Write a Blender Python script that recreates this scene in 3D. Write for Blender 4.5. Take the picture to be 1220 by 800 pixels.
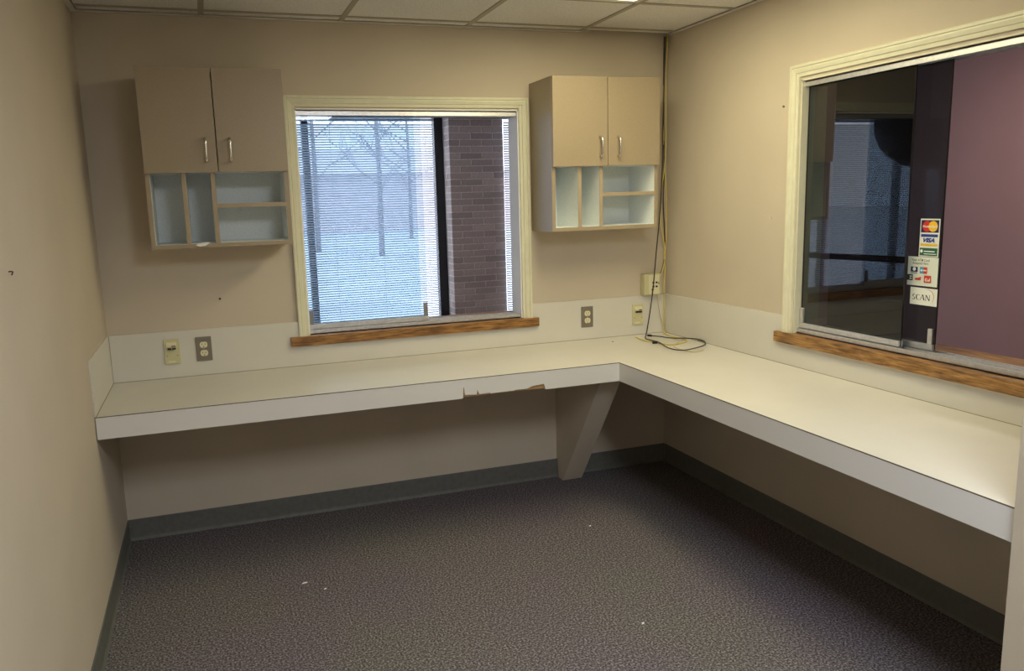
import bpy, bmesh, math, random
from mathutils import Matrix, Vector
random.seed(7)
S = bpy.context.scene
for o in list(bpy.data.objects): bpy.data.objects.remove(o)
COL = S.collection

# ------------------------------------------------------------------ camera
FPX, PPX, PPY = 948.3435, -35.851, 2.4232
CAM = Vector((-2.4204, -3.8896, 1.5233))
YAW, PITCH, ROLL = 0.3273, -0.1698, -0.0312
fw = Vector((math.sin(YAW)*math.cos(PITCH), math.cos(YAW)*math.cos(PITCH), math.sin(PITCH)))
rt0 = Vector((math.cos(YAW), -math.sin(YAW), 0)); up0 = rt0.cross(fw)
rt = math.cos(ROLL)*rt0 + math.sin(ROLL)*up0
up = -math.sin(ROLL)*rt0 + math.cos(ROLL)*up0
cd = bpy.data.cameras.new('camera'); cam = bpy.data.objects.new('camera', cd); COL.objects.link(cam)
cd.sensor_fit = 'HORIZONTAL'; cd.sensor_width = 36; cd.lens = FPX*36/1220
cd.shift_x = -PPX/1220; cd.shift_y = PPY/1220; cd.clip_start = 0.05; cd.clip_end = 300
m = Matrix((rt, up, -fw)).transposed().to_4x4(); m.translation = CAM; cam.matrix_world = m
S.camera = cam
def hit(px, py, ax, val):
    d = rt*((px-610-PPX)/FPX) + up*(-(py-400-PPY)/FPX) + fw
    return CAM + d*((val-CAM[ax])/d[ax])

# ------------------------------------------------------------------ world, exposure
W = bpy.data.worlds.new('sky'); S.world = W; W.use_nodes = True
bg = W.node_tree.nodes['Background']; bg.inputs[0].default_value = (0.84, 0.88, 1.0, 1); bg.inputs[1].default_value = 3.5
S.view_settings.view_transform = 'Standard'; S.view_settings.look = 'None'
S.view_settings.exposure = 0.14; S.view_settings.gamma = 1.0; S.view_settings.use_curve_mapping = False
LAMP = (1.0, 0.90, 0.57)
LAMP_POWER = 11.2
REAR_LAMP = (0.90, 0.95, 1.0)
REAR_POWER = 26.0
LOBBY_FILL = (1.0, 0.93, 0.85)
LOBBY_FILL_POWER = 5.5

# ------------------------------------------------------------------ materials
MATS = {}
def mat(name, col, rough=0.6, noise=None, bump=None, spec=0.5, metal=0.0, emit=None, transl=0.0, coat=0.0):
    """noise=(scale, amount, detail) value variation; bump=(scale, strength)"""
    if name in MATS: return MATS[name]
    M = bpy.data.materials.new(name); M.use_nodes = True; MATS[name] = M
    nt = M.node_tree; b = nt.nodes['Principled BSDF']
    b.inputs['Base Color'].default_value = (*col, 1); b.inputs['Roughness'].default_value = rough
    b.inputs['Metallic'].default_value = metal; b.inputs['Specular IOR Level'].default_value = spec
    if coat: b.inputs['Coat Weight'].default_value = coat
    tc = nt.nodes.new('ShaderNodeTexCoord')
    if noise:
        n = nt.nodes.new('ShaderNodeTexNoise'); n.inputs['Scale'].default_value = noise[0]; n.inputs['Detail'].default_value = noise[2]
        nt.links.new(tc.outputs['Object'], n.inputs['Vector'])
        r = nt.nodes.new('ShaderNodeValToRGB'); nt.links.new(n.outputs['Fac'], r.inputs['Fac'])
        a = noise[1]
        r.color_ramp.elements[0].position = 0.3; r.color_ramp.elements[1].position = 0.7
        r.color_ramp.elements[0].color = (*[c*(1-a) for c in col], 1); r.color_ramp.elements[1].color = (*[min(1, c*(1+a)) for c in col], 1)
        nt.links.new(r.outputs['Color'], b.inputs['Base Color'])
    if bump:
        n2 = nt.nodes.new('ShaderNodeTexNoise'); n2.inputs['Scale'].default_value = bump[0]; n2.inputs['Detail'].default_value = 3
        nt.links.new(tc.outputs['Object'], n2.inputs['Vector'])
        bp = nt.nodes.new('ShaderNodeBump'); bp.inputs['Strength'].default_value = bump[1]; bp.inputs['Distance'].default_value = 0.002
        nt.links.new(n2.outputs['Fac'], bp.inputs['Height']); nt.links.new(bp.outputs['Normal'], b.inputs['Normal'])
    if emit:
        b.inputs['Emission Color'].default_value = (*emit[0], 1); b.inputs['Emission Strength'].default_value = emit[1]
    if transl:
        t = nt.nodes.new('ShaderNodeBsdfTranslucent'); t.inputs['Color'].default_value = (*col, 1)
        mx = nt.nodes.new('ShaderNodeMixShader'); mx.inputs[0].default_value = transl
        nt.links.new(b.outputs[0], mx.inputs[1]); nt.links.new(t.outputs[0], mx.inputs[2])
        nt.links.new(mx.outputs[0], nt.nodes['Material Output'].inputs['Surface'])
    return M
def glass(name, tint, ior, rough=0.0):
    M = bpy.data.materials.new(name); M.use_nodes = True; MATS[name] = M
    nt = M.node_tree; nt.nodes.remove(nt.nodes['Principled BSDF'])
    t = nt.nodes.new('ShaderNodeBsdfTransparent'); t.inputs[0].default_value = (*tint, 1)
    g = nt.nodes.new('ShaderNodeBsdfGlossy'); g.inputs['Roughness'].default_value = rough
    f = nt.nodes.new('ShaderNodeFresnel'); f.inputs['IOR'].default_value = ior
    geo = nt.nodes.new('ShaderNodeNewGeometry')
    mul = nt.nodes.new('ShaderNodeMath'); mul.operation = 'MULTIPLY'          # only the front faces of the pane mirror
    inv = nt.nodes.new('ShaderNodeMath'); inv.operation = 'SUBTRACT'; inv.inputs[0].default_value = 1
    nt.links.new(geo.outputs['Backfacing'], inv.inputs[1])
    nt.links.new(f.outputs[0], mul.inputs[0]); nt.links.new(inv.outputs[0], mul.inputs[1])
    mx = nt.nodes.new('ShaderNodeMixShader')
    nt.links.new(mul.outputs[0], mx.inputs[0]); nt.links.new(t.outputs[0], mx.inputs[1]); nt.links.new(g.outputs[0], mx.inputs[2])
    nt.links.new(mx.outputs[0], nt.nodes['Material Output'].inputs['Surface'])
    return M
def ramp_mat(name, build, rough=0.6, bumpstr=0.0, spec=0.5):
    """build(nt, texcoord) -> (color socket, height socket or None)"""
    M = bpy.data.materials.new(name); M.use_nodes = True; MATS[name] = M
    nt = M.node_tree; b = nt.nodes['Principled BSDF']; b.inputs['Roughness'].default_value = rough; b.inputs['Specular IOR Level'].default_value = spec
    tc = nt.nodes.new('ShaderNodeTexCoord')
    c, h = build(nt, tc.outputs['Object'])
    nt.links.new(c, b.inputs['Base Color'])
    if h is not None and bumpstr:
        bp = nt.nodes.new('ShaderNodeBump'); bp.inputs['Strength'].default_value = bumpstr; bp.inputs['Distance'].default_value = 0.004
        nt.links.new(h, bp.inputs['Height']); nt.links.new(bp.outputs['Normal'], b.inputs['Normal'])
    return M
def nnoise(nt, vec, scale, detail=3, rough=0.5, stretch=None):
    if stretch:
        mp = nt.nodes.new('ShaderNodeMapping'); mp.inputs['Scale'].default_value = stretch; nt.links.new(vec, mp.inputs['Vector']); vec = mp.outputs['Vector']
    n = nt.nodes.new('ShaderNodeTexNoise'); n.inputs['Scale'].default_value = scale; n.inputs['Detail'].default_value = detail; n.inputs['Roughness'].default_value = rough
    nt.links.new(vec, n.inputs['Vector']); return n.outputs['Fac']
def nramp(nt, fac, stops):
    r = nt.nodes.new('ShaderNodeValToRGB'); nt.links.new(fac, r.inputs['Fac'])
    e = r.color_ramp.elements
    while len(e) < len(stops): e.new(0.5)
    for k, (p, c) in enumerate(stops): e[k].position = p; e[k].color = (*c, 1)
    return r.outputs['Color']
def nmix(nt, fac, a, b, mode='MIX'):
    x = nt.nodes.new('ShaderNodeMix'); x.data_type = 'RGBA'; x.blend_type = mode
    if isinstance(fac, float): x.inputs[0].default_value = fac
    else: nt.links.new(fac, x.inputs[0])
    for s, v in ((6, a), (7, b)):
        if isinstance(v, tuple): x.inputs[s].default_value = (*v, 1)
        else: nt.links.new(v, x.inputs[s])
    return x.outputs[2]

def carpet(nt, v):
    f = nnoise(nt, v, 135, 2, 0.6)
    c = nramp(nt, f, [(0.32, (0.045, 0.040, 0.046)), (0.50, (0.135, 0.123, 0.134)), (0.70, (0.38, 0.35, 0.37))])
    big = nnoise(nt, v, 1.3, 3)
    tint = nramp(nt, big, [(0.35, (1.0, 0.93, 0.98)), (0.6, (1.0, 1.02, 0.90))])
    return nmix(nt, 1.0, c, tint, 'MULTIPLY'), f
ramp_mat('carpet', carpet, 0.95, 0.6, 0.1)
def oak(nt, v):
    g = nnoise(nt, v, 9, 5, 0.65, (1.0, 14, 14)); k = nnoise(nt, v, 5, 3, 0.5, (1.5, 5, 5))
    c = nramp(nt, g, [(0.34, (0.10, 0.040, 0.010)), (0.5, (0.31, 0.145, 0.040)), (0.66, (0.50, 0.27, 0.09))])
    c2 = nramp(nt, k, [(0.35, (0.55, 0.5, 0.45)), (0.55, (1.0, 1.0, 1.0))])
    return nmix(nt, 1.0, c, c2, 'MULTIPLY'), g
ramp_mat('oak', oak, 0.4, 0.15)
def oak_y(nt, v):
    g = nnoise(nt, v, 9, 5, 0.65, (14, 1.0, 14)); k = nnoise(nt, v, 5, 3, 0.5, (5, 1.5, 5))
    c = nramp(nt, g, [(0.34, (0.11, 0.046, 0.012)), (0.5, (0.34, 0.17, 0.05)), (0.66, (0.54, 0.30, 0.11))])
    c2 = nramp(nt, k, [(0.35, (0.5, 0.45, 0.4)), (0.55, (1.0, 1.0, 1.0))])
    return nmix(nt, 1.0, c, c2, 'MULTIPLY'), g
ramp_mat('oak_y', oak_y, 0.4, 0.15)
def tile(nt, v):
    f = nnoise(nt, v, 160, 3, 0.7)
    return nramp(nt, f, [(0.34, (0.58, 0.57, 0.54)), (0.46, (0.86, 0.85, 0.82)), (0.7, (0.92, 0.91, 0.88))]), f
ramp_mat('tile', tile, 0.95, 0.5, 0.1)
def wallpaint(col):
    def f(nt, v):
        a = nnoise(nt, v, 2.2, 4); b = nnoise(nt, v, 260, 2)
        c = nramp(nt, a, [(0.3, tuple(x*0.95 for x in col)), (0.7, tuple(min(1, x*1.04) for x in col))])
        return c, b
    return f
ramp_mat('wall', wallpaint((0.60, 0.525, 0.42)), 0.75, 0.06, 0.25)
ramp_mat('mauve', wallpaint((0.50, 0.305, 0.305)), 0.85, 0.05, 0.2)
def brickcol(nt, v):
    o = nt.nodes.new('ShaderNodeObjectInfo'); f = nnoise(nt, v, 90, 3, 0.7)
    c = nramp(nt, o.outputs['Random'], [(0.0, (0.53, 0.44, 0.40)), (0.5, (0.66, 0.545, 0.495)), (1.0, (0.76, 0.635, 0.575))])
    s = nramp(nt, f, [(0.3, (0.7, 0.7, 0.7)), (0.7, (1.15, 1.15, 1.15))])
    return nmix(nt, 1.0, c, s, 'MULTIPLY'), f
ramp_mat('brick', brickcol, 0.9, 0.3, 0.2)
mat('mortar', (0.85, 0.77, 0.73), 0.95, (60, 0.2, 3))
mat('laminate_white', (0.67, 0.645, 0.585), 0.38, (6, 0.02, 2))
mat('laminate_edge', (0.76, 0.74, 0.72), 0.35, (3, 0.015, 2))
mat('caulk', (0.30, 0.26, 0.18), 0.7)
mat('seam', (0.10, 0.075, 0.05), 0.7)
mat('particle_board', (0.40, 0.25, 0.11), 0.9, (180, 0.3, 3))
mat('laminate_tan', (0.36, 0.288, 0.195), 0.36, (220, 0.05, 2))
mat('tan_edge', (0.40, 0.32, 0.215), 0.5)
mat('melamine', (0.84, 0.88, 0.88), 0.45, (120, 0.05, 2))
mat('trim_paint', (0.72, 0.70, 0.53), 0.42, (30, 0.03, 2))
mat('jamb_paint', (0.88, 0.88, 0.88), 0.5)
mat('rubber', (0.14, 0.14, 0.125), 0.6, (40, 0.1, 2))
mat('dark_rubber', (0.012, 0.012, 0.013), 0.5)
mat('aluminium', (0.72, 0.72, 0.74), 0.35, (60, 0.08, 2), metal=0.85)
mat('grey_metal', (0.30, 0.31, 0.33), 0.4, metal=0.8)
mat('chrome', (0.75, 0.74, 0.72), 0.22, metal=1.0)
mat('tbar', (0.42, 0.39, 0.31), 0.5)
mat('angle_strip', (0.78, 0.76, 0.69), 0.5)
mat('plenum', (0.02, 0.02, 0.02), 0.9)
mat('ivory', (0.74, 0.70, 0.48), 0.4)
mat('ivory_jack', (0.62, 0.58, 0.34), 0.4)
mat('plate_grey', (0.23, 0.20, 0.165), 0.4, metal=0.3)
mat('black_plastic', (0.012, 0.012, 0.012), 0.45)
mat('cable_black', (0.035, 0.03, 0.032), 0.5)
mat('cable_yellow', (0.72, 0.58, 0.16), 0.5)
mat('cable_cream', (0.66, 0.58, 0.36), 0.5)
mat('paper_white', (0.85, 0.84, 0.80), 0.7)
mat('slat', (0.80, 0.82, 0.86), 0.45, transl=0.2)
mat('cord_white', (0.9, 0.9, 0.9), 0.7)
mat('mullion', (0.012, 0.012, 0.014), 0.45)
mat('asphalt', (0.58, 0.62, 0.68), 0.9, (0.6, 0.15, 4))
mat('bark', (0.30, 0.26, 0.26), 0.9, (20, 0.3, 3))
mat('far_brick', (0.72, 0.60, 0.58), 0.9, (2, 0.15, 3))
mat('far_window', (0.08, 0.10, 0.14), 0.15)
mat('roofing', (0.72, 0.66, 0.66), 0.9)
mat('exterior_wall', (0.33, 0.25, 0.23), 0.9)
mat('diffuser', (0.9, 0.9, 0.85), 0.6, emit=(LAMP, LAMP_POWER))
mat('rear_diffuser', (0.9, 0.9, 0.88), 0.6, emit=(REAR_LAMP, REAR_POWER))
mat('lobby_fill', (0.9, 0.9, 0.85), 0.6, emit=(LOBBY_FILL, LOBBY_FILL_POWER))
mat('lamp_frame', (0.8, 0.8, 0.77), 0.5)
mat('near_black', (0.02, 0.021, 0.024), 0.4)
mat('dark_wood', (0.05, 0.03, 0.022), 0.4)
mat('s_white', (0.80, 0.82, 0.78), 0.5); mat('s_cream', (0.70, 0.74, 0.66), 0.5); mat('s_navy', (0.012, 0.016, 0.09), 0.5)
mat('s_blue', (0.02, 0.05, 0.28), 0.5); mat('s_gold', (0.75, 0.48, 0.04), 0.5); mat('s_yellow', (0.85, 0.50, 0.02), 0.5)
mat('s_red', (0.62, 0.035, 0.02), 0.5); mat('s_green', (0.012, 0.11, 0.055), 0.5); mat('s_black', (0.015, 0.015, 0.017), 0.5)
mat('s_sky', (0.05, 0.30, 0.60), 0.5); mat('s_grey', (0.10, 0.11, 0.12), 0.5); mat('s_arc', (0.55, 0.25, 0.12), 0.5)
glass('clear_glass', (0.84, 0.89, 0.93), 1.45)
glass('tinted_glass', (0.42, 0.46, 0.47), 1.75)
glass('tinted_glass_plain', (0.42, 0.47, 0.48), 1.25)
glass('outside_glass', (0.93, 0.96, 0.97), 1.3)

# ------------------------------------------------------------------ mesh helpers
class MB:
    def __init__(s): s.v = []; s.f = []
    def add(s, vs, fs):
        n = len(s.v); s.v += [tuple(v) for v in vs]; s.f += [tuple(i+n for i in f) for f in fs]; return s
    def box(s, x0, x1, y0, y1, z0, z1):
        return s.add([(x, y, z) for x in (x0, x1) for y in (y0, y1) for z in (z0, z1)],
                     [(0, 1, 3, 2), (4, 6, 7, 5), (0, 4, 5, 1), (2, 3, 7, 6), (0, 2, 6, 4), (1, 5, 7, 3)])
    def prism(s, poly, ax, a, b):
        """poly: 2D points on the other two axes (in xyz order), extruded along axis ax from a to b"""
        def P(p, t):
            q = list(p); q.insert(ax, t); return q
        n = len(poly)
        area = sum(poly[i][0]*poly[(i+1) % n][1]-poly[(i+1) % n][0]*poly[i][1] for i in range(n))
        if (area < 0) != (ax == 1): poly = poly[::-1]
        vs = [P(p, a) for p in poly] + [P(p, b) for p in poly]
        fs = [tuple(range(n))[::-1], tuple(range(n, 2*n))] + [(i, (i+1) % n, n+(i+1) % n, n+i) for i in range(n)]
        if b < a: fs = [f[::-1] for f in fs]
        return s.add(vs, fs)
    def tube(s, pts, r, seg=8, caps=True):
        pts = [Vector(p) for p in pts]; rings = []
        t = (pts[1]-pts[0]).normalized(); u = t.orthogonal().normalized()
        n0 = len(s.v)
        for i, p in enumerate(pts):
            a = pts[max(0, i-1)]; b = pts[min(len(pts)-1, i+1)]
            t = (b-a).normalized(); u = (u - t*u.dot(t)).normalized(); w = t.cross(u)
            rr = r[i] if isinstance(r, (list, tuple)) else r
            s.v += [tuple(p + (u*math.cos(k*2*math.pi/seg) + w*math.sin(k*2*math.pi/seg))*rr) for k in range(seg)]
        for i in range(len(pts)-1):
            for k in range(seg):
                a = n0+i*seg; s.f.append((a+k, a+(k+1) % seg, a+seg+(k+1) % seg, a+seg+k))
        if caps:
            s.f.append(tuple(n0+k for k in range(seg))[::-1]); s.f.append(tuple(n0+(len(pts)-1)*seg+k for k in range(seg)))
        return s
    def lathe(s, c, prof, seg=24):
        n0 = len(s.v)
        for r, z in prof: s.v += [(c[0]+r*math.cos(k*2*math.pi/seg), c[1]+r*math.sin(k*2*math.pi/seg), c[2]+z) for k in range(seg)]
        for i in range(len(prof)-1):
            for k in range(seg):
                a = n0+i*seg; s.f.append((a+k, a+(k+1) % seg, a+seg+(k+1) % seg, a+seg+k))
        return s
    def build(s, name, material, parent=None, bevel=0.0, smooth=False):
        o0 = parent_origin(parent)
        me = bpy.data.meshes.new(name); me.from_pydata([(v[0]-o0[0], v[1]-o0[1], v[2]-o0[2]) for v in s.v], [], s.f)
        if bevel:
            bm = bmesh.new(); bm.from_mesh(me)
            bmesh.ops.bevel(bm, geom=bm.edges[:], offset=bevel, segments=2, affect='EDGES', profile=0.5, clamp_overlap=True)
            bm.to_mesh(me); bm.free()
        if smooth:
            for p in me.polygons: p.use_smooth = True
        me.materials.append(MATS[material]); me.update()
        o = bpy.data.objects.new(name, me); COL.objects.link(o)
        if parent is not None: o.parent = parent
        return o
def parent_origin(p):
    v = Vector((0, 0, 0))
    while p is not None: v += p.location; p = p.parent
    return v
def B(name, material, parent, *b, bevel=0.0): return MB().box(*b).build(name, material, parent, bevel)
def tag(o, label=None, cat=None, group=None, kind=None):
    if label: o['label'] = label
    if cat: o['category'] = cat
    if group: o['group'] = group
    if kind: o['kind'] = kind
    return o
def thing(name, label, cat, loc, group=None, kind=None):
    o = bpy.data.objects.new(name, None); COL.objects.link(o); o.location = loc; o.empty_display_size = 0.1
    return tag(o, label, cat, group, kind)
def inst(src, name, parent, loc):
    o = bpy.data.objects.new(name, src.data); COL.objects.link(o); o.parent = parent; o.location = loc; return o
def copy_tree(o, parent=None):
    c = o.copy(); COL.objects.link(c); c.parent = parent
    for ch in o.children: copy_tree(ch, c)
    return c
def smoothpath(pts, n=6):
    pts = [Vector(p) for p in pts]; out = []
    for i in range(len(pts)-1):
        p0 = pts[max(0, i-1)]; p1 = pts[i]; p2 = pts[i+1]; p3 = pts[min(len(pts)-1, i+2)]
        for k in range(n):
            t = k/n
            out.append(0.5*((2*p1)+(p2-p0)*t+(2*p0-5*p1+4*p2-p3)*t*t+(3*p1-p0-3*p2+p3)*t**3))
    return out+[pts[-1]]

# ------------------------------------------------------------------ dimensions
XL, H, HC, HS = -2.878, 2.364, 0.76, 0.978      # left wall, ceiling, counter top, splash top
D, HA = 0.643, 0.088                             # counter depth, apron height
TW = 0.12                                        # wall thickness
YF = -5.5                                        # end of the space behind the camera
HT = 2.62
# window 1 (back wall) and window 2 (right wall) openings
W1 = (-1.985, -0.868, 0.905, 1.975)
W2 = (-2.27, -1.045, 0.905, 1.985)               # y range, z range
YW = 4.42                                        # outside window line of the lobby
LX0, LX1 = -7.5, 1.85                            # lobby extents

# ------------------------------------------------------------------ structure
def structure(o, label=None): return tag(o, label, None, None, 'structure')
w = MB().box(XL, W1[0], 0, TW, 0, HT).box(W1[1], TW, 0, TW, 0, HT).box(W1[0], W1[1], 0, TW, 0, W1[2]).box(W1[0], W1[1], 0, TW, W1[3], HT)
structure(w.build('wall_back', 'wall'), 'beige painted back wall with the sliding window')
w = MB().box(0, TW, W2[1], 0, 0, HT).box(0, TW, YF, W2[0], 0, HT).box(0, TW, W2[0], W2[1], 0, W2[2]).box(0, TW, W2[0], W2[1], W2[3], HT)
structure(w.build('wall_right', 'wall'), 'beige painted right wall with the tinted pass-through window')
structure(B('wall_left', 'wall', None, XL-TW, XL, YF, TW, 0, HT), 'beige painted left wall')
structure(B('wall_front', 'wall', None, -0.662, 0, -2.73, -2.6, 0, HT), 'wall end at the right edge where the counter stops')
structure(B('wall_rear', 'wall', None, XL-TW, TW, YF-TW, YF, 0, HT), 'beige wall behind the viewer')
structure(B('floor', 'carpet', None, LX0-TW, LX1+TW, YF-TW, YW+0.15, -0.05, 0), 'dark grey speckled carpet floor')
# lobby shell
structure(B('wall_lobby_right', 'mauve', None, LX1, LX1+TW, YF, YW+0.15, 0, HT), 'mauve lobby wall seen through the right window')
structure(B('wall_lobby_left', 'mauve', None, LX0-TW, LX0, TW, YW+0.15, 0, HT))
structure(B('wall_lobby_front', 'mauve', None, TW, LX1, YF-TW, YF, 0, HT))
structure(B('wall_lobby_inner', 'mauve', None, LX0, XL-TW, 0, TW, 0, HT))
c = MB().box(LX0-TW, LX1+TW, TW, YW+0.15, 2.46, 2.62).box(TW, LX1+TW, YF-TW, TW, 2.46, 2.62)
structure(c.build('ceiling_lobby', 'tile'))

# office ceiling: plenum slab, tiles, T-bars, wall angle
ceil = tag(bpy.data.objects.new('ceiling', None), 'suspended ceiling of speckled white tiles', None, None, 'structure'); COL.objects.link(ceil)
B('plenum_deck', 'plenum', ceil, XL-TW, TW, YF-TW, TW, HT, HT+0.05)
gx = [XL] + [-2.361, -1.748, -1.134, -0.524] + [0]
gy = [0, -0.105, -0.605, -1.825, -3.045, -4.265, YF]
LIGHTS = {(3, 2), (2, 4)}
for i in range(len(gx)-1):
    for j in range(len(gy)-1):
        if (i, j) in LIGHTS: continue
        B('ceiling_tile', 'tile', ceil, gx[i]+(0.026 if i == 0 else 0.004), gx[i+1]-(0.026 if i == 4 else 0.004), gy[j+1]+0.004, gy[j]-((0.042 if i == 4 else 0.026) if j == 0 else 0.004), H+0.004, H+0.018)
for x in gx[1:-1]:
    B('t_bar', 'tbar', ceil, x-0.012, x+0.012, YF, -0.001, H, H+0.0035)
for y in gy[1:-1]:
    for i in range(len(gx)-1): B('t_bar', 'tbar', ceil, gx[i]+0.0125, gx[i+1]-0.0125, y-0.012, y+0.012, H, H+0.0035)
for (a, b, off) in ((XL, -0.46, 0.0),):
    MB().box(a, b, -0.022-off, -off, H-0.002, H+0.001).box(a, b, -0.0015-off, -off, H-0.002, H+0.018).build('wall_angle', 'angle_strip', ceil)
MB().box(XL, XL+0.022, YF, -0.025, H-0.002, H+0.001).build('wall_angle', 'angle_strip', ceil)
MB().box(-0.022, 0, YF, -0.036, H-0.002, H+0.001).build('wall_angle', 'angle_strip', ceil)
def troffer(x0, x1, y0, y1, label, H=H, dm='diffuser'):
    t = thing('ceiling_light', label, 'light', ((x0+x1)/2, (y0+y1)/2, H), 'recessed ceiling lights')
    f = MB().box(x0, x0+0.03, y0, y1, H-0.001, H+0.09).box(x1-0.03, x1, y0, y1, H-0.001, H+0.09).box(x0+0.03, x1-0.03, y0, y0+0.03, H-0.001, H+0.09).box(x0+0.03, x1-0.03, y1-0.03, y1, H-0.001, H+0.09)
    f.build('frame', 'lamp_frame', t)
    B('housing', 'lamp_frame', t, x0, x1, y0, y1, H+0.09, H+0.10)
    B('diffuser', dm, t, x0+0.031, x1-0.031, y0+0.031, y1-0.031, H+0.004, H+0.010)
def cell(i, j): return gx[i]+0.013, gx[i+1]-0.013, gy[j+1]+0.013, gy[j]-0.013
troffer(*cell(3, 2), 'recessed fluorescent ceiling light panel at the top edge above the counter')
troffer(*cell(2, 4), 'recessed fluorescent ceiling light panel behind the viewer', dm='rear_diffuser')
troffer(-1.8, -0.6, 2.0, 2.6, 'added fill light panel in the lobby beyond the back window', 2.36, 'lobby_fill')  # out-of-view panel added to brighten the lobby and its brick pier
troffer(0.7, 1.3, -1.9, -0.7, 'added fill light panel in the lobby beyond the right window', 2.36, 'lobby_fill')  # out-of-view panel added to brighten the mauve wall

# baseboards: rubber cove base with a toe
def cove(t): return [(0, 0), (0.012, 0), (0.010, 0.004), (0.005, 0.012), (0.004, 0.02), (0.004, 0.0995), (0.002, 0.102), (0, 0.102)]
structure(MB().prism([(-a, b) for a, b in cove(0)], 0, XL, 0).build('baseboard_back', 'rubber'), 'dark grey rubber baseboard along the back wall')
structure(MB().prism([(-a, b) for a, b in cove(0)], 1, -2.6, -0.012).build('baseboard_right', 'rubber'), 'dark grey rubber baseboard along the right wall')
structure(MB().prism([(XL+a, b) for a, b in cove(0)], 1, YF, -0.012).build('baseboard_left', 'rubber'), 'dark grey rubber baseboard along the left wall')

# ------------------------------------------------------------------ windows in the office
PROF = [(0.0, 0.0), (0.0, 0.017), (0.004, 0.020), (0.012, 0.020), (0.015, 0.016), (0.020, 0.017), (0.034, 0.014), (0.036, 0.010), (0.050, 0.009), (0.052, 0.0)]  # from the outside edge inward
def casing_piece(parent, P0, P1, inward, normal, m0, m1):
    """profile swept from outer corner P0 to P1; m0/m1: mitre at the ends (1) or square (0)"""
    P0, P1, inward, normal = map(Vector, (P0, P1, inward, normal)); t = (P1-P0).normalized()
    a = [P0 + inward*w + normal*h + t*(w*m0) for w, h in PROF]; b = [P1 + inward*w + normal*h - t*(w*m1) for w, h in PROF]
    n = len(PROF); fs = [(i, (i+1) % n, n+(i+1) % n, n+i) for i in range(n)] + [tuple(range(n))[::-1], tuple(range(n, 2*n))]
    mb = MB().add(a+b, fs); o = mb.build('casing_board', 'trim_paint', parent)
    bm = bmesh.new(); bm.from_mesh(o.data); bmesh.ops.recalc_face_normals(bm, faces=bm.faces[:]); bm.to_mesh(o.data); bm.free()
win1 = tag(bpy.data.objects.new('window_1', None), 'sliding glass window with cream casing in the back wall', None, None, 'structure')
win1.location = (-1.43, 0, 0.905); COL.objects.link(win1)
xo0, xo1, zo = -2.036, -0.817, 2.032
casing_piece(win1, (xo0, 0, 0.905), (xo0, 0, zo), (1, 0, 0), (0, -1, 0), 0, 1)
casing_piece(win1, (xo0, 0, zo), (xo1, 0, zo), (0, 0, -1), (0, -1, 0), 1, 1)
casing_piece(win1, (xo1, 0, 0.905), (xo1, 0, zo), (-1, 0, 0), (0, -1, 0), 0, 1)
MB().box(W1[0]-0.001, W1[0]+0.006, 0.0, TW+0.01, W1[2], W1[3]).box(W1[1]-0.006, W1[1]+0.001, 0.0, TW+0.01, W1[2], W1[3]).box(W1[0], W1[1], 0.0, TW+0.01, W1[3]-0.006, W1[3]).build('jamb_lining', 'jamb_paint', win1)
MB().box(-2.076, -0.786, -0.032, 0.0, 0.860, 0.905).box(W1[0], W1[1], 0.0, 0.012, 0.88, 0.9055).build('sill_board', 'oak', win1)
B('lobby_ledge', 'oak', win1, W1[0]-0.05, W1[1]+0.05, TW, 0.24, 0.89, 0.915)
def track(parent, ax, a, b, z0, z1, up):
    # U channel with three fins running along axis ax (0: x with depth on +y, 1: y with depth on +x)
    base, fin = (z0, z0+0.005) if up else (z1-0.005, z1), (z0, z1)
    mb = MB(); segs = [(0.014, 0.096, *base)] + [(d, d+0.004, *fin) for d in (0.014, 0.053, 0.092)]
    for d0, d1, p, q in segs:
        if ax == 0: mb.box(a, b, d0, d1, p, q)
        else: mb.box(d0, d1, a, b, p, q)
    return mb.build('sill_track' if up else 'head_track', 'aluminium', parent)
track(win1, 0, W1[0]+0.006, W1[1]-0.006, 0.9058, 0.928, True); track(win1, 0, W1[0]+0.006, W1[1]-0.006, 1.945, 1.969, False)
def pane1(x0, x1, y0, label):
    p = B('sliding_pane', 'clear_glass', win1, x0, x1, y0, y0+0.005, 0.930, 1.958); p['label'] = label
    MB().box(x0, x1, y0-0.008, y0-0.0005, 0.911, 0.952).box(x0, x1, y0+0.0055, y0+0.012, 0.911, 0.952).box(x0, x1, y0-0.008, y0+0.012, 0.911, 0.9295).build('shoe_channel', 'aluminium', p)
    return p
pA = pane1(-1.978, -1.376, 0.034, 'nearer clear glass pane slid to the left')
for x in (-1.978, -1.400): B('finger_pull', 'grey_metal', pA, x, x+0.022, 0.024, 0.0335, 0.953, 1.022, bevel=0.002)
pane1(-1.978, -1.40, 0.072, 'farther clear glass pane slid to the left')

win2 = tag(bpy.data.objects.new('window_2', None), 'tinted sliding pass-through window with cream casing in the right wall', None, None, 'structure')
win2.location = (0, -1.65, 0.905); COL.objects.link(win2)
yo0, yo1, zo2 = -0.990, -2.322, 2.046
casing_piece(win2, (0, yo0, 0.905), (0, yo0, zo2), (0, -1, 0), (-1, 0, 0), 0, 1)
casing_piece(win2, (0, yo0, zo2), (0, yo1, zo2), (0, 0, -1), (-1, 0, 0), 1, 1)
casing_piece(win2, (0, yo1, 0.905), (0, yo1, zo2), (0, 1, 0), (-1, 0, 0), 0, 1)
MB().box(0.0, TW+0.01, W2[1]-0.006, W2[1]+0.001, W2[2], W2[3]).box(0.0, TW+0.01, W2[0]-0.001, W2[0]+0.006, W2[2], W2[3]).box(0.0, TW+0.01, W2[0], W2[1], W2[3]-0.006, W2[3]).build('jamb_lining', 'trim_paint', win2)
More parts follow.
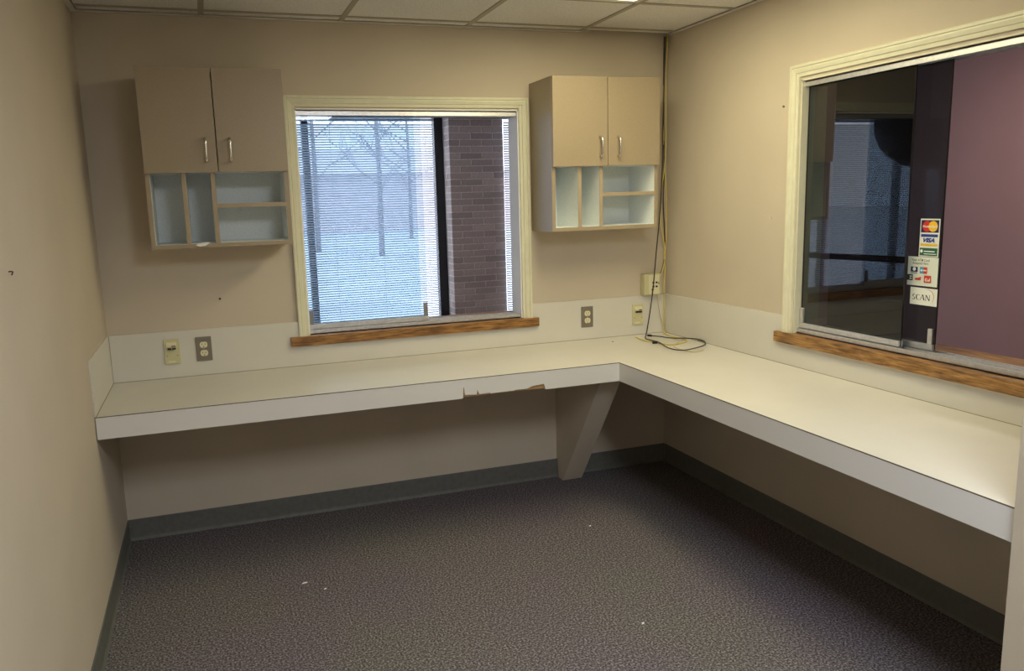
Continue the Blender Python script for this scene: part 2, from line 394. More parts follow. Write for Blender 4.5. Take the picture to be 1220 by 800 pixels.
for a, b in ((-1.357, -0.957), (-2.36, -1.3585)):
    mb = MB().box(-0.032, 0, a, b, 0.859, 0.905)
    if b > -1.3: mb.box(0, 0.012, a, W2[1], 0.88, 0.9055)
    else: mb.box(0, 0.012, W2[0], b, 0.88, 0.9055)
    mb.build('sill_board', 'oak_y', win2)
B('lobby_ledge', 'oak_y', win2, TW, 0.25, W2[0]-0.05, W2[1]+0.05, 0.89, 0.918)
track(win2, 1, W2[0]+0.006, W2[1]-0.006, 0.9058, 0.928, True); track(win2, 1, W2[0]+0.006, W2[1]-0.006, 1.955, 1.979, False)
def pane2(y0, y1, x0, label, gm='tinted_glass'):
    p = B('sliding_pane', gm, win2, x0, x0+0.005, y0, y1, 0.930, 1.968); p['label'] = label
    MB().box(x0-0.008, x0-0.0005, y0, y1, 0.911, 0.952).box(x0+0.0055, x0+0.012, y0, y1, 0.911, 0.952).box(x0-0.008, x0+0.012, y0, y1, 0.911, 0.9295).build('shoe_channel', 'aluminium', p)
    for ye in (y0-0.0012, y1+0.0002): B('edge_strip', 'dark_rubber', p, x0-0.001, x0+0.006, ye, ye+0.001, 0.953, 1.967)
    return p
pC = pane2(-1.592, -1.054, 0.034, 'nearer tinted pane reflecting the blinds')
B('finger_pull', 'aluminium', pC, 0.024, 0.0335, -1.076, -1.055, 0.953, 1.018, bevel=0.002)
pD = pane2(-1.708, -1.17, 0.072, 'farther tinted pane with card stickers', 'tinted_glass_plain')
B('finger_pull', 'aluminium', pD, 0.062, 0.0715, -1.703, -1.684, 0.953, 1.010, bevel=0.002)

# stickers on the farther tinted pane: local u runs to the right in the room's view (-y), v up
def text_mesh(txt, size, w=None, shear=0.0, bold=0.0):
    cu = bpy.data.curves.new('txt', 'FONT'); cu.body = txt; cu.size = size; cu.shear = shear; cu.offset = bold; cu.resolution_u = 3
    o = bpy.data.objects.new('txt', cu); COL.objects.link(o)
    bpy.context.view_layer.update(); dg = bpy.context.evaluated_depsgraph_get()
    me = bpy.data.meshes.new_from_object(o.evaluated_get(dg)); bpy.data.objects.remove(o)
    xs = [v.co.x for v in me.vertices]; ys = [v.co.y for v in me.vertices]
    x0, x1, y0 = min(xs), max(xs), min(ys); k = (w/(x1-x0)) if w else 1
    return [((v.co.x-x0)*k, v.co.y-y0) for v in me.vertices], [tuple(p.vertices) for p in me.polygons]
class Sticker:
    def __init__(s, name, label, y0, z0, u, v, material):
        s.y0, s.z0, s.x = y0, z0, 0.0716
        s.root = thing(name, label, 'sticker', (s.x, y0-u/2, z0), 'card stickers on the tinted glass')
        s.k = 0; s.rect('sheet', material, 0, u, 0, v, 0.0004)
    def rect(s, name, material, u0, u1, v0, v1, t=0.00012):
        s.k += 1; x = s.x - s.k*0.00012
        return MB().box(x-t, x, s.y0-u1, s.y0-u0, s.z0+v0, s.z0+v1).build(name, material, s.root)
    def poly(s, name, material, vs, fs):
        s.k += 1; x = s.x - 0.0004 - s.k*0.00012
        return MB().add([(x, s.y0-a, s.z0+b) for a, b in vs], fs).build(name, material, s.root)
    def disc(s, name, material, cu, cv, r, ru=None, n=28):
        ru = ru or r
        return s.poly(name, material, [(cu+ru*math.cos(k*2*math.pi/n), cv+r*math.sin(k*2*math.pi/n)) for k in range(n)], [tuple(range(n))])
    def text(s, txt, material, u, v, size, w=None, shear=0.0, bold=0.0):
        vs, fs = text_mesh(txt, size, w, shear, bold)
        return s.poly('lettering', material, [(a+u, b+v) for a, b in vs], fs)
    def flat(s, name, material, u0, u1, v0, v1): return s.poly(name, material, [(u0, v0), (u1, v0), (u1, v1), (u0, v1)], [(0, 1, 2, 3)])
s = Sticker('payment_card_sticker', 'tall white sticker with red and yellow circles, topmost on the tinted pane', -1.617, 1.272, 0.084, 0.138, 's_white')
s.flat('logo_panel', 's_navy', 0.004, 0.080, 0.088, 0.133)
s.disc('logo_circle', 's_red', 0.029, 0.1105, 0.0195); s.disc('logo_circle', 's_yellow', 0.055, 0.1105, 0.0195)
s.text('MasterCard', 's_white', 0.011, 0.106, 0.012, 0.062, 0.15, 0.0003)
s.flat('logo_bar', 's_blue', 0.006, 0.078, 0.072, 0.082); s.text('VISA', 's_blue', 0.016, 0.052, 0.020, 0.050, 0.3, 0.0012)
s.flat('logo_bar', 's_gold', 0.006, 0.078, 0.039, 0.048)
s.flat('logo_panel', 's_green', 0.004, 0.080, 0.004, 0.032); s.disc('logo_dot', 's_white', 0.012, 0.020, 0.006)
s.flat('logo_line', 's_white', 0.023, 0.069, 0.0175, 0.0215); s.flat('logo_line', 's_white', 0.023, 0.076, 0.009, 0.0115)
s = Sticker('bank_card_sticker', 'middle pale sticker reading Your ATM Card Accepted Here', -1.572, 1.163, 0.132, 0.107, 's_cream')
s.text('Your ATM Card', 's_grey', 0.016, 0.090, 0.014, 0.078, 0, 0.0002); s.text('Accepted Here', 's_grey', 0.020, 0.076, 0.013, 0.070, 0, 0.0002)
s.flat('logo_panel', 's_navy', 0.014, 0.045, 0.050, 0.069); s.disc('logo_dot', 's_white', 0.030, 0.061, 0.007); s.flat('logo_line', 's_grey', 0.016, 0.043, 0.0445, 0.0475)
s.flat('logo_panel', 's_sky', 0.055, 0.071, 0.046, 0.070); s.flat('logo_panel', 's_red', 0.071, 0.087, 0.046, 0.070); s.disc('logo_dot', 's_white', 0.062, 0.058, 0.004); s.flat('logo_line', 's_cream', 0.068, 0.084, 0.0555, 0.0605)
s.flat('logo_panel', 's_black', -0.0, 0.026, 0.018, 0.040); s.flat('logo_line', 's_white', 0.012, 0.022, 0.031, 0.035); s.flat('logo_line', 's_white', 0.012, 0.022, 0.023, 0.027)
s.flat('logo_panel', 's_red', 0.036, 0.062, 0.021, 0.027); s.poly('logo_panel', 's_red', [(0.036, 0.028), (0.062, 0.028), (0.064, 0.034), (0.050, 0.030)], [(0, 1, 2, 3)])
s.flat('logo_panel', 's_red', 0.076, 0.106, 0.014, 0.040); s.disc('logo_dot', 's_cream', 0.086, 0.024, 0.006); s.disc('logo_dot', 's_red', 0.087, 0.0245, 0.003); s.poly('logo_line', 's_cream', [(0.091, 0.019), (0.102, 0.019), (0.103, 0.033), (0.096, 0.025)], [(0, 1, 2, 3)])
s = Sticker('scan_sticker', 'white sticker reading SCAN with an orange arc, lowest on the tinted pane', -1.590, 1.092, 0.118, 0.064, 's_white')
def ser(letters):
    vs, fs = [], []
    def quad(p): n = len(vs); vs.extend(p); fs.append((n, n+1, n+2, n+3))
    def stroke(x0, y0, x1, y1, w):
        w *= 1.5; quad([(x0, y0), (x0+w, y0), (x1+w, y1), (x1, y1)])
    def arc(cx, cy, rx, ry, a0, a1, t0, t1, n=12):
        for k in range(n):
            a, b = [math.radians(a0+(a1-a0)*q/n) for q in (k, k+1)]
            def w(q): return 1.4*t0+(1.45*t1-t0)*math.sin(math.pi*q/n)
            quad([(cx+rx*math.cos(a), cy+ry*math.sin(a)), (cx+rx*math.cos(b), cy+ry*math.sin(b)), (cx+(rx-w(k+1))*math.cos(b), cy+(ry-w(k+1)*.5)*math.sin(b)), (cx+(rx-w(k))*math.cos(a), cy+(ry-w(k)*.5)*math.sin(a))])
    # S
    arc(6.2, 14.6, 5, 5.4, 30, 270, 0.9, 2.4); arc(6.2, 5.2, 5.2, 5.2, 90, -150, 0.9, 2.4); stroke(10.2, 16.2, 10.4, 20, 0.8); stroke(1.0, 0.3, 0.9, 4.2, 0.8)
    # C
    arc(22.5, 10, 8.5, 10, 45, 315, 0.9, 3.0); stroke(28.2, 15.5, 28.4, 20, 0.8)
    # A
    stroke(31, 0, 39.5, 20.5, 1.2); stroke(46, 0, 39.0, 20.5, 2.9); stroke(35, 6.2, 35, 7.2, 9); quad([(29.5, 0), (34, 0), (34, .8), (29.5, .8)]); quad([(44, 0), (50.5, 0), (50.5, .8), (44, .8)])
    # N
    stroke(53.5, 0, 53.5, 20, 1.3); stroke(66.5, 0, 53, 20, 2.9); stroke(68, 0, 68, 20, 1.3); quad([(51.5, 0), (57, 0), (57, .8), (51.5, .8)]); quad([(51, 19.2), (55, 19.2), (55, 20), (51, 20)]); quad([(66, 19.2), (71.5, 19.2), (71.5, 20), (66, 20)])
    return vs, fs
vs, fs = ser('SCAN'); s.poly('lettering', 's_black', [(0.010+a*0.0011, 0.018+b*0.00105) for a, b in vs], fs)
n = 22; arcv = []
for k in range(n+1):
    a = math.radians(-55+k*165/n); t = 0.0026*math.sin(math.pi*k/n)+0.0003
    arcv += [(0.078+0.027*math.cos(a), 0.033+0.027*math.sin(a)), (0.078+(0.027-t)*math.cos(a), 0.033+(0.027-t)*math.sin(a))]
s.poly('arc_mark', 's_arc', arcv, [(2*k, 2*k+2, 2*k+3, 2*k+1) for k in range(n)])

# ------------------------------------------------------------------ counter
YE = -2.599
ctr = thing('counter', 'long white laminate L-shaped counter with tall backsplash along two walls', 'counter', (-0.9, -0.4, 0))
e = 0.002
MB().prism([(XL+e, -e), (-e, -e), (-e, YE), (-D, YE), (-D, -D), (XL+e, -D)], 2, HC-0.022, HC).build('worktop', 'laminate_white', ctr)
# apron of the back run, with its broken lower edge
zb = HC-HA
def cp(px, py): q = hit(px, py, 1, -D-0.003); return (q.x, q.z)
chip = [cp(*p) for p in [(551.5, 472.8), (552, 462), (552.8, 462), (554, 470.8), (568, 470.4), (568.8, 464.5), (571, 470), (584, 468.2), (584.5, 469), (612, 465.6), (615, 464.6), (628, 463.4), (634, 460.4), (648, 457.6), (650, 461)]]
ap = [(XL+e, HC-0.003), (XL+e, zb)] + [(chip[0][0], zb)] + chip[1:-1] + [(chip[-1][0], zb), (-D-0.003, zb), (-D-0.003, HC-0.003)]
MB().prism(ap, 1, -D-0.003, -D).build('apron', 'laminate_edge', ctr)['label'] = 'apron strip with a broken lower edge'
B('apron_core', 'particle_board', ctr, XL+e, -D+0.018, -D+0.0005, -D+0.0185, zb+0.006, HC-0.0225)
B('apron', 'laminate_edge', ctr, -D-0.003, -D, YE, -D-0.0035, zb, HC-0.003)
B('apron_core', 'particle_board', ctr, -D+0.0005, -D+0.0185, YE, -D, zb+0.006, HC-0.0225)
MB().box(XL+e, -D-0.003, -D-0.0032, -D, HC-0.0028, HC-0.0004).build('edge_seam', 'seam', ctr)
MB().box(-D-0.0032, -D, YE, -D-0.0034, HC-0.0028, HC-0.0004).build('edge_seam', 'seam', ctr)
# backsplashes (the back one is notched for the window sill and casing)
x0, x1 = XL+0.0065, -0.014
MB().prism([(x0, HC+0.001), (x1, HC+0.001), (x1, HS), (xo1+0.0005, HS), (xo1+0.0005, 0.860), (xo0-0.0005, 0.860), (xo0-0.0005, HS), (x0, HS)], 1, -0.013, -0.001).build('backsplash', 'laminate_white', ctr)
MB().prism([(-0.001, HC+0.001), (-D, HC+0.001), (-D, HS-0.012), (-D+0.008, HS), (-0.001, HS)], 0, XL+0.0005, XL+0.006).build('backsplash', 'laminate_white', ctr)
MB().prism([(-0.014, HC+0.001), (YE, HC+0.001), (YE, 0.859), (-0.957, 0.859), (-0.957, 0.905), (yo0+0.0005, 0.905), (yo0+0.0005, HS), (-0.014, HS)], 0, -0.013, -0.001).build('backsplash', 'laminate_white', ctr)
MB().box(x0, x1, -0.0145, -0.013, HC, HC+0.0022).box(-0.0145, -0.013, YE, -0.014, HC, HC+0.0022).box(XL+0.0062, XL+0.0082, -D, -0.014, HC, HC+0.0022).box(XL+0.0062, XL+0.0080, -0.0142, -0.013, HC, HS).box(XL+e, XL+e+0.0022, -D-0.0034, -D-0.003, zb, HC-0.003).build('caulk_seam', 'caulk', ctr)
# tapered support under the inner corner
bx0, bx1 = -0.762, -0.640
poly = [(-0.004, zb), (-D+0.019, zb), (-D+0.019, HC-0.0225), (-0.004, HC-0.0225)]
side = [(-0.002, HC-0.0225), (-0.592, HC-0.0225), (-0.082, 0.001), (-0.020, 0.001), (-0.0135, 0.106), (-0.002, 0.106)]
MB().prism(side, 0, -0.685, -0.571).build('support_leg', 'wall', ctr)

# ------------------------------------------------------------------ wall cabinets
def cabinet(x0, x1, label, flip=False):
    yf, zt, zm, zbt = -0.268, 2.102, 1.677, 1.363
    cab = thing('wall_cabinet', label, 'cabinet', ((x0+x1)/2, 0, zbt), 'pair of tan wall cabinets')
    t = 0.018; yb = -0.001
    B('side_panel', 'laminate_tan', cab, x0, x0+t, yf, yb, zbt, zt); B('side_panel', 'laminate_tan', cab, x1-t, x1, yf, yb, zbt, zt)
    B('top_panel', 'laminate_tan', cab, x0+t, x1-t, yf, yb, zt-t, zt); B('bottom_panel', 'laminate_tan', cab, x0+t, x1-t, yf, yb, zbt, zbt+t)
    B('back_panel', 'melamine', cab, x0+t, x1-t, yb-0.008, yb, zbt+t, zt-t)
    B('shelf', 'melamine', cab, x0+t, x1-t, yf+0.002, yb-0.008, zm+0.002, zm+0.002+t)
    # pale linings inside the cubbies
    d1, d2 = x0+0.141, x0+0.258
    def divider(a):
        B('divider', 'melamine', cab, a, a+t, yf+0.002, yb-0.0085, zbt+t+0.0008, zm+0.0015)
        B('edge_band', 'tan_edge', cab, a, a+t, yf-0.0002, yf+0.0018, zbt+t, zm)
    divider(d1); divider(d2)
    zs = 1.529
    B('shelf', 'melamine', cab, d2+t+0.0005, x1-t-0.0008, yf+0.002, yb-0.0085, zs, zs+t); B('edge_band', 'tan_edge', cab, d2+t, x1-t, yf-0.0002, yf+0.0018, zs, zs+t)
    for a, b in ((x0+t, x0+t+0.0006), (x1-t-0.0006, x1-t)): B('lining', 'melamine', cab, a, b, yf+0.002, yb-0.0085, zbt+t+0.0008, zm+0.0015)
    B('lining', 'melamine', cab, x0+t+0.0007, x1-t-0.0007, yf+0.002, yb-0.0085, zbt+t, zbt+t+0.0007)
    xm = x0+(x1-x0)*0.503
    for a, b, hx in ((x0+0.001, xm-0.002, xm-0.043), (xm+0.002, x1-0.001, xm+0.055)):
        dr = MB().box(a, b, yf-0.0195, yf-0.0015, zm, zt-0.001).build('door', 'laminate_tan', cab, bevel=0.001)
        hz0, hz1 = 1.722, 1.818
        pts = smoothpath([(hx, yf-0.020, hz0), (hx, yf-0.036, hz0+0.003), (hx, yf-0.046, hz0+0.014), (hx, yf-0.048, hz0+0.03), (hx, yf-0.048, hz1-0.03), (hx, yf-0.046, hz1-0.014), (hx, yf-0.036, hz1-0.003), (hx, yf-0.020, hz1)], 4)
        MB().tube(pts, 0.0058, 8).build('handle', 'chrome', dr, smooth=True)
    return cab
c1 = cabinet(-2.639, -2.0585, 'tan wall cabinet with pigeonholes, left of the window')
c2 = cabinet(-0.806, -0.218, 'tan wall cabinet with pigeonholes, right of the window in the corner')
q = [hit(px, py, 1, -0.2705) for px, py in [(233, 292.5), (237, 290.2), (247, 288.5), (250.5, 289.5), (245, 293), (238, 294)]]
MB().prism([(p.x, p.z) for p in q], 1, -0.2712, -0.2704).build('torn_label', 'paper_white', c1)['label'] = 'torn white label stuck on the lower edge'

# ------------------------------------------------------------------ outlets and jacks
def outlet(x, z, label):
    y = -0.0132
    t = thing('power_outlet', label, 'outlet', (x, y, z), 'grey power outlets on the backsplash')
    B('cover_plate', 'plate_grey', t, x-0.035, x+0.035, y-0.006, y, z-0.057, z+0.057, bevel=0.0025)
    for dz in (0.0195, -0.0195):
        n = 20; pr = []
        for k in range(n):
            a = k*2*math.pi/n; pr.append((x+0.0172*math.cos(a), z+dz+max(-0.0135, min(0.0135, 0.0172*math.sin(a)))))
        r = MB().prism(pr, 1, y-0.0085, y-0.0055).build('receptacle', 'ivory', t)
        for (a, b, c, d) in ((-0.0075, -0.0052, -0.001, 0.0075), (0.0052, 0.0075, -0.001, 0.0065), (-0.0022, 0.0022, -0.0105, -0.0060)):
            B('slot', 'black_plastic', r, x+a, x+b, y-0.0088, y-0.0082, z+dz+c, z+dz+d)
    MB().lathe((0, 0, 0), [(0.0, 0.0), (0.003, 0.0)], 8)
    B('screw', 'chrome', t, x-0.0025, x+0.0025, y-0.0072, y-0.0058, z-0.0025, z+0.0025)
def jack(x, z, label):
    y = -0.0132
    t = thing('network_jack_plate', label, 'jack plate', (x, y, z), 'ivory jack plates on the backsplash')
    B('cover_plate', 'ivory_jack', t, x-0.034, x+0.034, y-0.008, y, z-0.058, z+0.058, bevel=0.003)
    hood = MB().prism([(y-0.0075, z+0.045), (y-0.020, z+0.030), (y-0.020, z+0.024), (y-0.0075, z+0.010)], 0, x-0.022, x+0.022).build('jack_hood', 'ivory', t)
    for a, b, c, d in ((-0.018, -0.002, z+0.012, z+0.019), (0.002, 0.018, z+0.012, z+0.019), (0.000, 0.017, z+0.0255, z+0.0295)):
        B('port', 'black_plastic', hood, x+a, x+b, y-0.0212, y-0.0130, c, d)
    B('label_strip', 'ivory', t, x-0.018, x+0.012, y-0.0088, y-0.0079, z-0.050, z-0.042)
    for dx in (-0.022, 0.022): B('screw', 'plate_grey', t, x+dx-0.0022, x+dx+0.0022, y-0.0090, y-0.0078, z-0.020, z-0.0156)
jack(-2.612, 0.884, 'ivory jack plate left of the grey outlet at the counter left end')
outlet(-2.473, 0.8855, 'grey power outlet left of the window beside an ivory jack plate')
outlet(-0.497, 0.8845, 'grey power outlet right of the window under the corner cabinet')
jack(-0.186, 0.875, 'ivory jack plate in the right corner below the surface box')
t = thing('surface_jack_box', 'beige surface-mounted jack box in the corner with cables plugged in', 'jack box', (-0.11, 0, 0.98))
MB().box(-0.160, -0.058, -0.045, -0.001, 0.9795, 1.100).build('box', 'ivory_jack', t, bevel=0.006)
B('face_plate', 'ivory', t, -0.136, -0.068, -0.0485, -0.0452, 0.986, 1.092, bevel=0.0015)
for dx, dz in ((-0.106, 1.050), (-0.086, 1.050), (-0.106, 1.028), (-0.086, 1.028), (-0.110, 1.012)): B('port', 'black_plastic', t, dx-0.006, dx+0.006, -0.0495, -0.0484, dz-0.005, dz+0.005)

# ------------------------------------------------------------------ cables in the corner
def wall_pts(ps, y): return [tuple(hit(a, b, 1, yy) if False else hit(a, b, 1, y)) for a, b in ps]
def desk_pts(ps, z): return [tuple(hit(a, b, 2, z)) for a, b in ps]
def clampx(ps): return [(min(p[0]-0.02, -0.019), p[1], p[2]) for p in ps]
def nocl(ps): return [(min(p[0], -0.019), p[1], p[2]) for p in ps]
def cable(name, pts, r, material, label, cat='cable'):
    return tag(MB().tube(smoothpath(pts, 6), r, 6).build(name, material, smooth=True), label, cat, 'cables in the corner')
P = nocl(wall_pts([(793.5, 44), (791.5, 90), (790, 150), (788.5, 215), (785.5, 262), (781.5, 305), (778.5, 340), (775, 368)], -0.055)) + desk_pts([(770.5, 396), (769, 403), (775, 405.5), (785, 408), (797, 415), (813, 417.5), (828, 415), (840, 411)], HC+0.0112)
q = hit(851, 408.5, 2, HC+0.004); P += [(-0.022, q.y+0.03, HC+0.0112)] + [(min(p[0], -0.02), p[1], p[2]) for p in desk_pts([(846, 405.5), (832, 404), (815, 403.2), (800, 403), (786, 401.2), (774, 400)], HC+0.0112)]
k1 = cable('black_cable', P, 0.0032, 'cable_black', 'long black cable hanging from the ceiling corner and looping on the counter')
a, b = Vector(P[-1]), Vector(P[-2])
MB().tube([a+(a-b).normalized()*0.012, a, b.lerp(a, 0.8)], 0.006, 8).build('plug', 'black_plastic', k1)
P = clampx(wall_pts([(795.5, 44), (794.5, 120), (795, 200), (794, 240), (795.5, 275), (796, 300), (793, 320), (787, 333)], -0.035)) + [(-0.072, -0.050, 1.044)]
cable('grey_cable', P, 0.0036, 'cable_black', 'dark cable curving from the ceiling corner into the surface jack box')
P = clampx(wall_pts([(798.5, 43), (795.5, 75), (794, 140), (795.5, 190), (796, 205), (799, 232), (799.5, 262), (797, 290), (795, 305), (796, 322), (795, 335), (794, 347)], -0.035)) + [(-0.022, -0.024, 0.97), (-0.024, -0.026, 0.87), (-0.022, -0.024, 0.775), (-0.035, -0.04, 0.7645)]
P += [(min(p[0], -0.03), p[1], p[2]) for p in desk_pts([(800, 401), (818, 405.5), (812, 409), (800, 411), (790, 410), (779, 407.5), (768, 406), (757.5, 402)], HC+0.0042)]
cable('yellow_cable', P, 0.0033, 'cable_yellow', 'yellow cable running down the corner edge and across the counter')
P = clampx(wall_pts([(799.5, 43), (797, 100), (797.5, 160), (795.5, 200), (792, 225), (790.5, 252), (791.5, 272), (795.5, 292), (796.5, 305), (793, 322), (787, 335)], -0.042)) + [(-0.070, -0.050, 1.040)]
cable('yellow_cable', P, 0.0033, 'cable_yellow', 'yellow cable crossing over and ending at the surface jack box')
P = [(-0.064, -0.02, 0.978), (-0.058, -0.022, 0.93), (-0.046, -0.024, 0.86), (-0.030, -0.028, 0.80), (-0.028, -0.040, 0.7655)] + [(min(p[0], -0.03), p[1], p[2]) for p in desk_pts([(806, 405), (812, 403.5), (806, 409.5), (803, 413), (815, 417.5), (828, 419.5), (838, 417.5)], HC+0.0034)]
cable('cream_cable', P, 0.0026, 'cable_cream', 'pale cream wire dropping from the jack box and coiled on the counter')
p = hit(780, 408.5, 2, HC+0.006)
tag(MB().box(p.x-0.012, p.x+0.012, p.y-0.007, p.y+0.007, HC+0.0005, HC+0.0125).build('cable_clip', 'black_plastic', bevel=0.002), 'small black connector lying on the counter by the cables', 'connector')

# ------------------------------------------------------------------ small marks
def nail(px, py, ax, val, nrm, r, label, material='black_plastic'):
    p = hit(px, py, ax, val); n = Vector(nrm)
    tag(MB().tube([p, p+n*0.006, p+n*0.008], [r*0.6, r, r*0.8], 8).build('nail', material), label, 'nail', 'nails left in the walls')
nail(262, 356, 1, 0, (0, -1, 0), 0.005, 'small dark nail under the left wall cabinet')
nail(934.5, 127, 0, 0, (-1, 0, 0), 0.005, 'small nail beside the top of the tinted window casing', 'plate_grey')
nail(919, 260, 0, 0, (-1, 0, 0), 0.004, 'small pale screw on the right wall', 'paper_white')
p = hit(10, 324, 0, XL)
tag(MB().tube(smoothpath([p, p+Vector((0.008, 0.001, 0)), p+Vector((0.010, -0.006, -0.002)), p+Vector((0.008, -0.010, -0.008))], 5), 0.0016, 6).build('wall_hook', 'black_plastic', smooth=True), 'tiny dark hook on the left wall', 'hook')
p = hit(730, 407.5, 2, HC)
tag(MB().lathe((p.x, p.y, HC+0.0002), [(0.0, 0.003), (0.004, 0.0025), (0.006, 0.0)], 10).build('screw_cap', 'plate_grey'), 'tiny dark screw cap on the counter near the corner', 'screw cap')
for k, (px, py, sx, sy, lb) in enumerate([(363, 695, 0.013, 0.005, 'larger white paper scrap on the carpet at the left'), (387.5, 702, 0.006, 0.004, 'tiny white paper scrap right of the larger left one'), (703, 627, 0.006, 0.006, 'white paper speck on the carpet near the support leg'), (766, 743, 0.006, 0.006, 'white paper speck on the carpet at the lower right')]):
    p = hit(px, py, 2, 0.003)
    MBp = MB().add([(p.x-sx, p.y-sy, 0.002), (p.x+sx*0.8, p.y-sy*0.6, 0.003), (p.x+sx, p.y+sy, 0.004), (p.x-sx*0.6, p.y+sy*0.8, 0.003), (p.x, p.y, 0.007)], [(0, 1, 4), (1, 2, 4), (2, 3, 4), (3, 0, 4), (3, 2, 1, 0)])
    tag(MBp.build('paper_scrap', 'paper_white'), lb, 'paper scrap', 'paper scraps on the carpet')

# ------------------------------------------------------------------ lobby window line: piers, mullions, glass, blinds
PX0 = 0.034
pier = thing('brick_pier', 'dark brown brick pier between the blinds beyond the back window', 'pillar', (PX0+0.3, 4.2, 0))
B('mortar_core', 'mortar', pier, PX0+0.004, PX0+0.595, 4.204, YW+0.10, 0, 2.459)
bl, bh, bd, j = 0.232, 0.0577, 0.092, 0.010
hb = 0.111
o0 = Vector((PX0+0.3, 4.2, 0))
full = half = None
def brick(x, y, z, lx, ly):
    global full, half
    key = lx > 0.15
    src = full if key else half
    if src is None:
        src = MB().box(0, lx, 0, ly, 0, bh).build('brick', 'brick', None, bevel=0.0025); src.parent = pier; src.location = Vector((x, y, z))-o0
        if key: full = src
        else: half = src
        return
    inst(src, 'brick', pier, Vector((x, y, z))-o0)
ncourse = 36
for r in range(ncourse):
    z = r*(bh+j)
    if r % 2 == 0:
        brick(PX0, 4.2, z, bl, bd); brick(PX0+bl+j, 4.2, z, bl, bd); brick(PX0+2*(bl+j), 4.2, z, hb, 2*bd+j); brick(PX0, 4.2+bd+j, z, bl, bd)
    else:
        brick(PX0, 4.2, z, hb, 2*bd+j); brick(PX0+hb+j, 4.2, z, bl, bd); brick(PX0+hb+2*j+bl, 4.2, z, bl, bd); brick(PX0+hb+2*j+bl, 4.2+bd+j, z, bl, bd)

lw = MB()
for a, b in ((LX0, PX0), (PX0+0.6, LX1)): lw.box(a, b, YW-0.02, YW+0.12, 2.405, 2.62).box(a, b, YW+0.02, YW+0.12, 0, 0.08)
structure(lw.build('wall_lobby_window', 'mullion'), 'black window frame line of the lobby')
gi = 3
for a, b, mull in ((LX0, PX0, (LX0+0.03, -6.2, -5.01, -3.85, -2.46, -1.40, -0.0005)), (PX0+0.6, LX1, (PX0+0.63, LX1-0.03))):
    wn = tag(bpy.data.objects.new('window_%d' % gi, None), 'tall black-framed lobby window behind the blinds', None, None, 'structure'); COL.objects.link(wn); gi += 1
    wn.location = ((a+b)/2, YW+0.05, 0.08)
    for x in mull: B('mullion', 'mullion', wn, x-(0.06 if x == -0.0005 else 0.032), x+0.032, YW, YW+0.09, 0.08, 2.405)
    B('glass_pane', 'outside_glass', wn, a+0.01, b-0.01, YW+0.045, YW+0.051, 0.08, 2.405)
def blind(x0, x1, y, label):
    zt, zb_, pitch = 2.385, 0.13, 0.0243
    bl_ = thing('venetian_blind', label, 'blind', ((x0+x1)/2, y, zb_), 'white venetian blinds of the lobby')
    B('headrail', 'slat', bl_, x0, x1, y-0.014, y+0.014, zt-0.026, zt, bevel=0.002)
    B('bottom_rail', 'slat', bl_, x0, x1, y-0.012, y+0.012, zb_, zb_+0.014, bevel=0.002)
    n = int((zt-0.04-zb_-0.02)/pitch); ang = math.radians(40)
    prof = []
    for k in range(5):
        t = (k/4-0.5)*0.025; hcrown = 0.0022*(1-(2*t/0.025)**2)
        prof.append((t*math.cos(ang)-hcrown*math.sin(ang), -t*math.sin(ang)+hcrown*math.cos(ang)))
    src = None
    for k in range(n):
        z = zb_+0.03+k*pitch
        if src is None:
            mb = MB(); vs = [(x0+0.003, y+a, z+b) for a, b in prof]+[(x1-0.003, y+a, z+b) for a, b in prof]
            mb.add(vs, [(i, i+1, 6+i, 5+i) for i in range(4)])
            src = mb.build('slat', 'slat', bl_); base = z
        else: inst(src, 'slat', bl_, (0, 0, z-base))
    m = max(2, int(round((x1-x0)/0.45)))
    for k in range(m):
        x = x0+0.10+(x1-x0-0.2)*k/(m-1)
        MB().box(x-0.0012, x+0.0012, y-0.0135, y-0.0125, zb_+0.01, zt-0.02).build('ladder_cord', 'cord_white', bl_)
    MB().tube([(x0+0.07, y-0.022, zt-0.02), (x0+0.07, y-0.024, zt-1.1)], 0.004, 6).build('tilt_wand', 'cord_white', bl_)
blind(-2.25, -0.078, 4.37, 'wide white venetian blind behind the left glass panes, left of the brick pier')
blind(-4.30, -2.28, 4.37, 'white venetian blind of the lobby beside the wide one, mirrored in the tinted pane')
blind(0.612, 1.80, 4.15, 'narrow strip of white venetian blind right of the brick pier')
blind(-7.4, -4.33, 4.37, 'white venetian blind of the lobby farthest left, mirrored in the tinted pane')
# dark forms added in the lobby for the shapes mirrored in the tinted pane
t = thing('added_round_form', 'round dark shade added in the lobby, mirrored in the tinted pane', 'dark_form', (-3.98, 2.0, 1.86))  # form added to give the round dark shape in the reflection
R = 0.46
MB().lathe((-3.98, 2.0, 2.12), [(R*math.sin(a), -R*math.cos(a)*0.92) for a in [math.radians(q) for q in (3, 15, 30, 45, 60, 75, 90, 100)]], 36).build('hemisphere', 'near_black', t, smooth=True)
MB().tube([(-3.98, 2.0, 2.10), (-3.98, 2.0, 2.46)], 0.012, 8).build('stem', 'near_black', t)
t = thing('added_bar', 'dark bar added in the lobby, mirrored as a dark line in the tinted pane', 'dark_bar', (-4.5, 3.2, 0))  # bar added to give the dark line across the reflected blinds
ra, rb = Vector((-4.34, 4.14, 0.76)), Vector((-4.66, 2.3, 0.76))
MB().tube([ra, rb], 0.036, 12).build('rail', 'dark_wood', t, smooth=True)
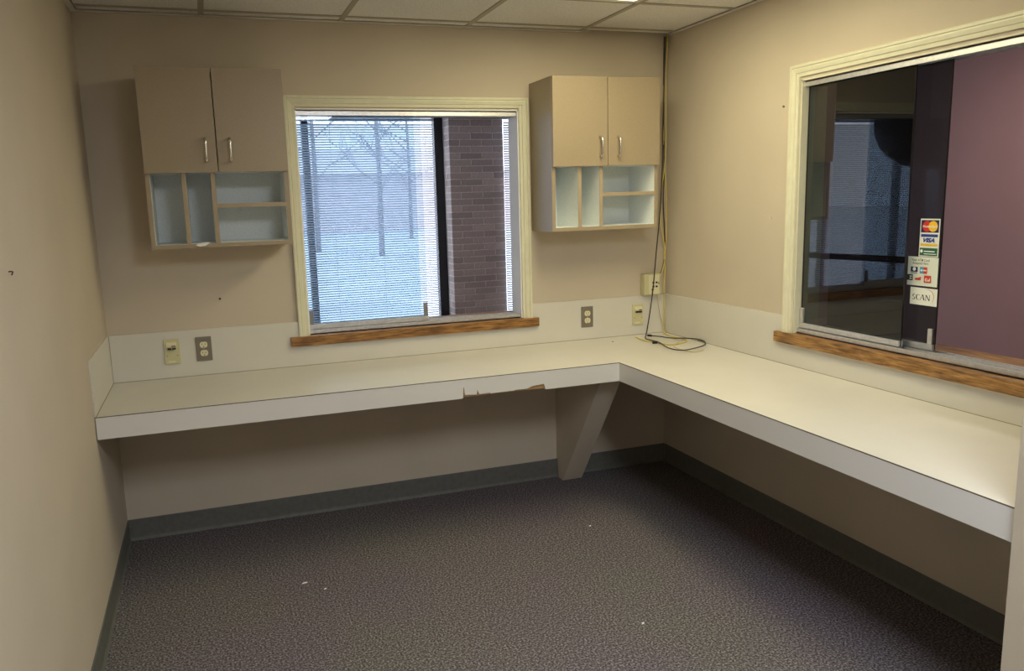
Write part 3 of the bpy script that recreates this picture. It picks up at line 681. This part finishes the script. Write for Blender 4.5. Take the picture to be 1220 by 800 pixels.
for f in (0.03, 0.97):
    p = ra.lerp(rb, f); B('post', 'dark_wood', t, p.x-0.02, p.x+0.02, p.y-0.02, p.y+0.02, 0, 0.73)

# ------------------------------------------------------------------ outside
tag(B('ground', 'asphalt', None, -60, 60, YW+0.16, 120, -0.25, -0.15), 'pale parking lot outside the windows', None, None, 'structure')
def tree(x, y, h, seed, label):
    rnd = random.Random(seed); t = thing('bare_tree', label, 'tree', (x, y, -0.15), 'bare trees outside')
    MB().tube([(x, y, -0.15), (x+0.05, y, h*0.35), (x, y, h*0.7), (x+0.1, y, h)], [0.10, 0.08, 0.05, 0.015], 8).build('trunk', 'bark', t, smooth=True)
    mb = MB()
    def limb(p, d, L, r, lev):
        q = p+d*L; mid = p+d*L*0.5+Vector((rnd.uniform(-.08, .08), rnd.uniform(-.08, .08), rnd.uniform(0, .1)))*L
        mb.tube([p, mid, q], [r, r*0.75, r*0.4], 5)
        if lev:
            for _ in range(3):
                nd = (d+Vector((rnd.uniform(-.8, .8), rnd.uniform(-.8, .8), rnd.uniform(-.1, .7)))).normalized(); limb(p.lerp(q, rnd.uniform(.4, 1)), nd, L*rnd.uniform(.5, .75), r*0.5, lev-1)
    for k in range(11):
        z = h*(0.25+0.06*k); a = rnd.uniform(0, 6.28); limb(Vector((x, y, z)), Vector((math.cos(a), math.sin(a), rnd.uniform(.3, .9))).normalized(), h*rnd.uniform(.18, .3), 0.03, 3)
    mb.build('branches', 'bark', t)
tree(hit(452, 240, 1, 22).x, 22.0, 7.0, 1, 'bare tree with a thick trunk outside, seen through the blind')
tree(hit(376, 240, 1, 26).x, 26, 9.0, 2, 'bare branching tree farther off outside on the left')
tree(7.0, 34, 8.0, 5, 'bare tree far outside toward the brick pier')
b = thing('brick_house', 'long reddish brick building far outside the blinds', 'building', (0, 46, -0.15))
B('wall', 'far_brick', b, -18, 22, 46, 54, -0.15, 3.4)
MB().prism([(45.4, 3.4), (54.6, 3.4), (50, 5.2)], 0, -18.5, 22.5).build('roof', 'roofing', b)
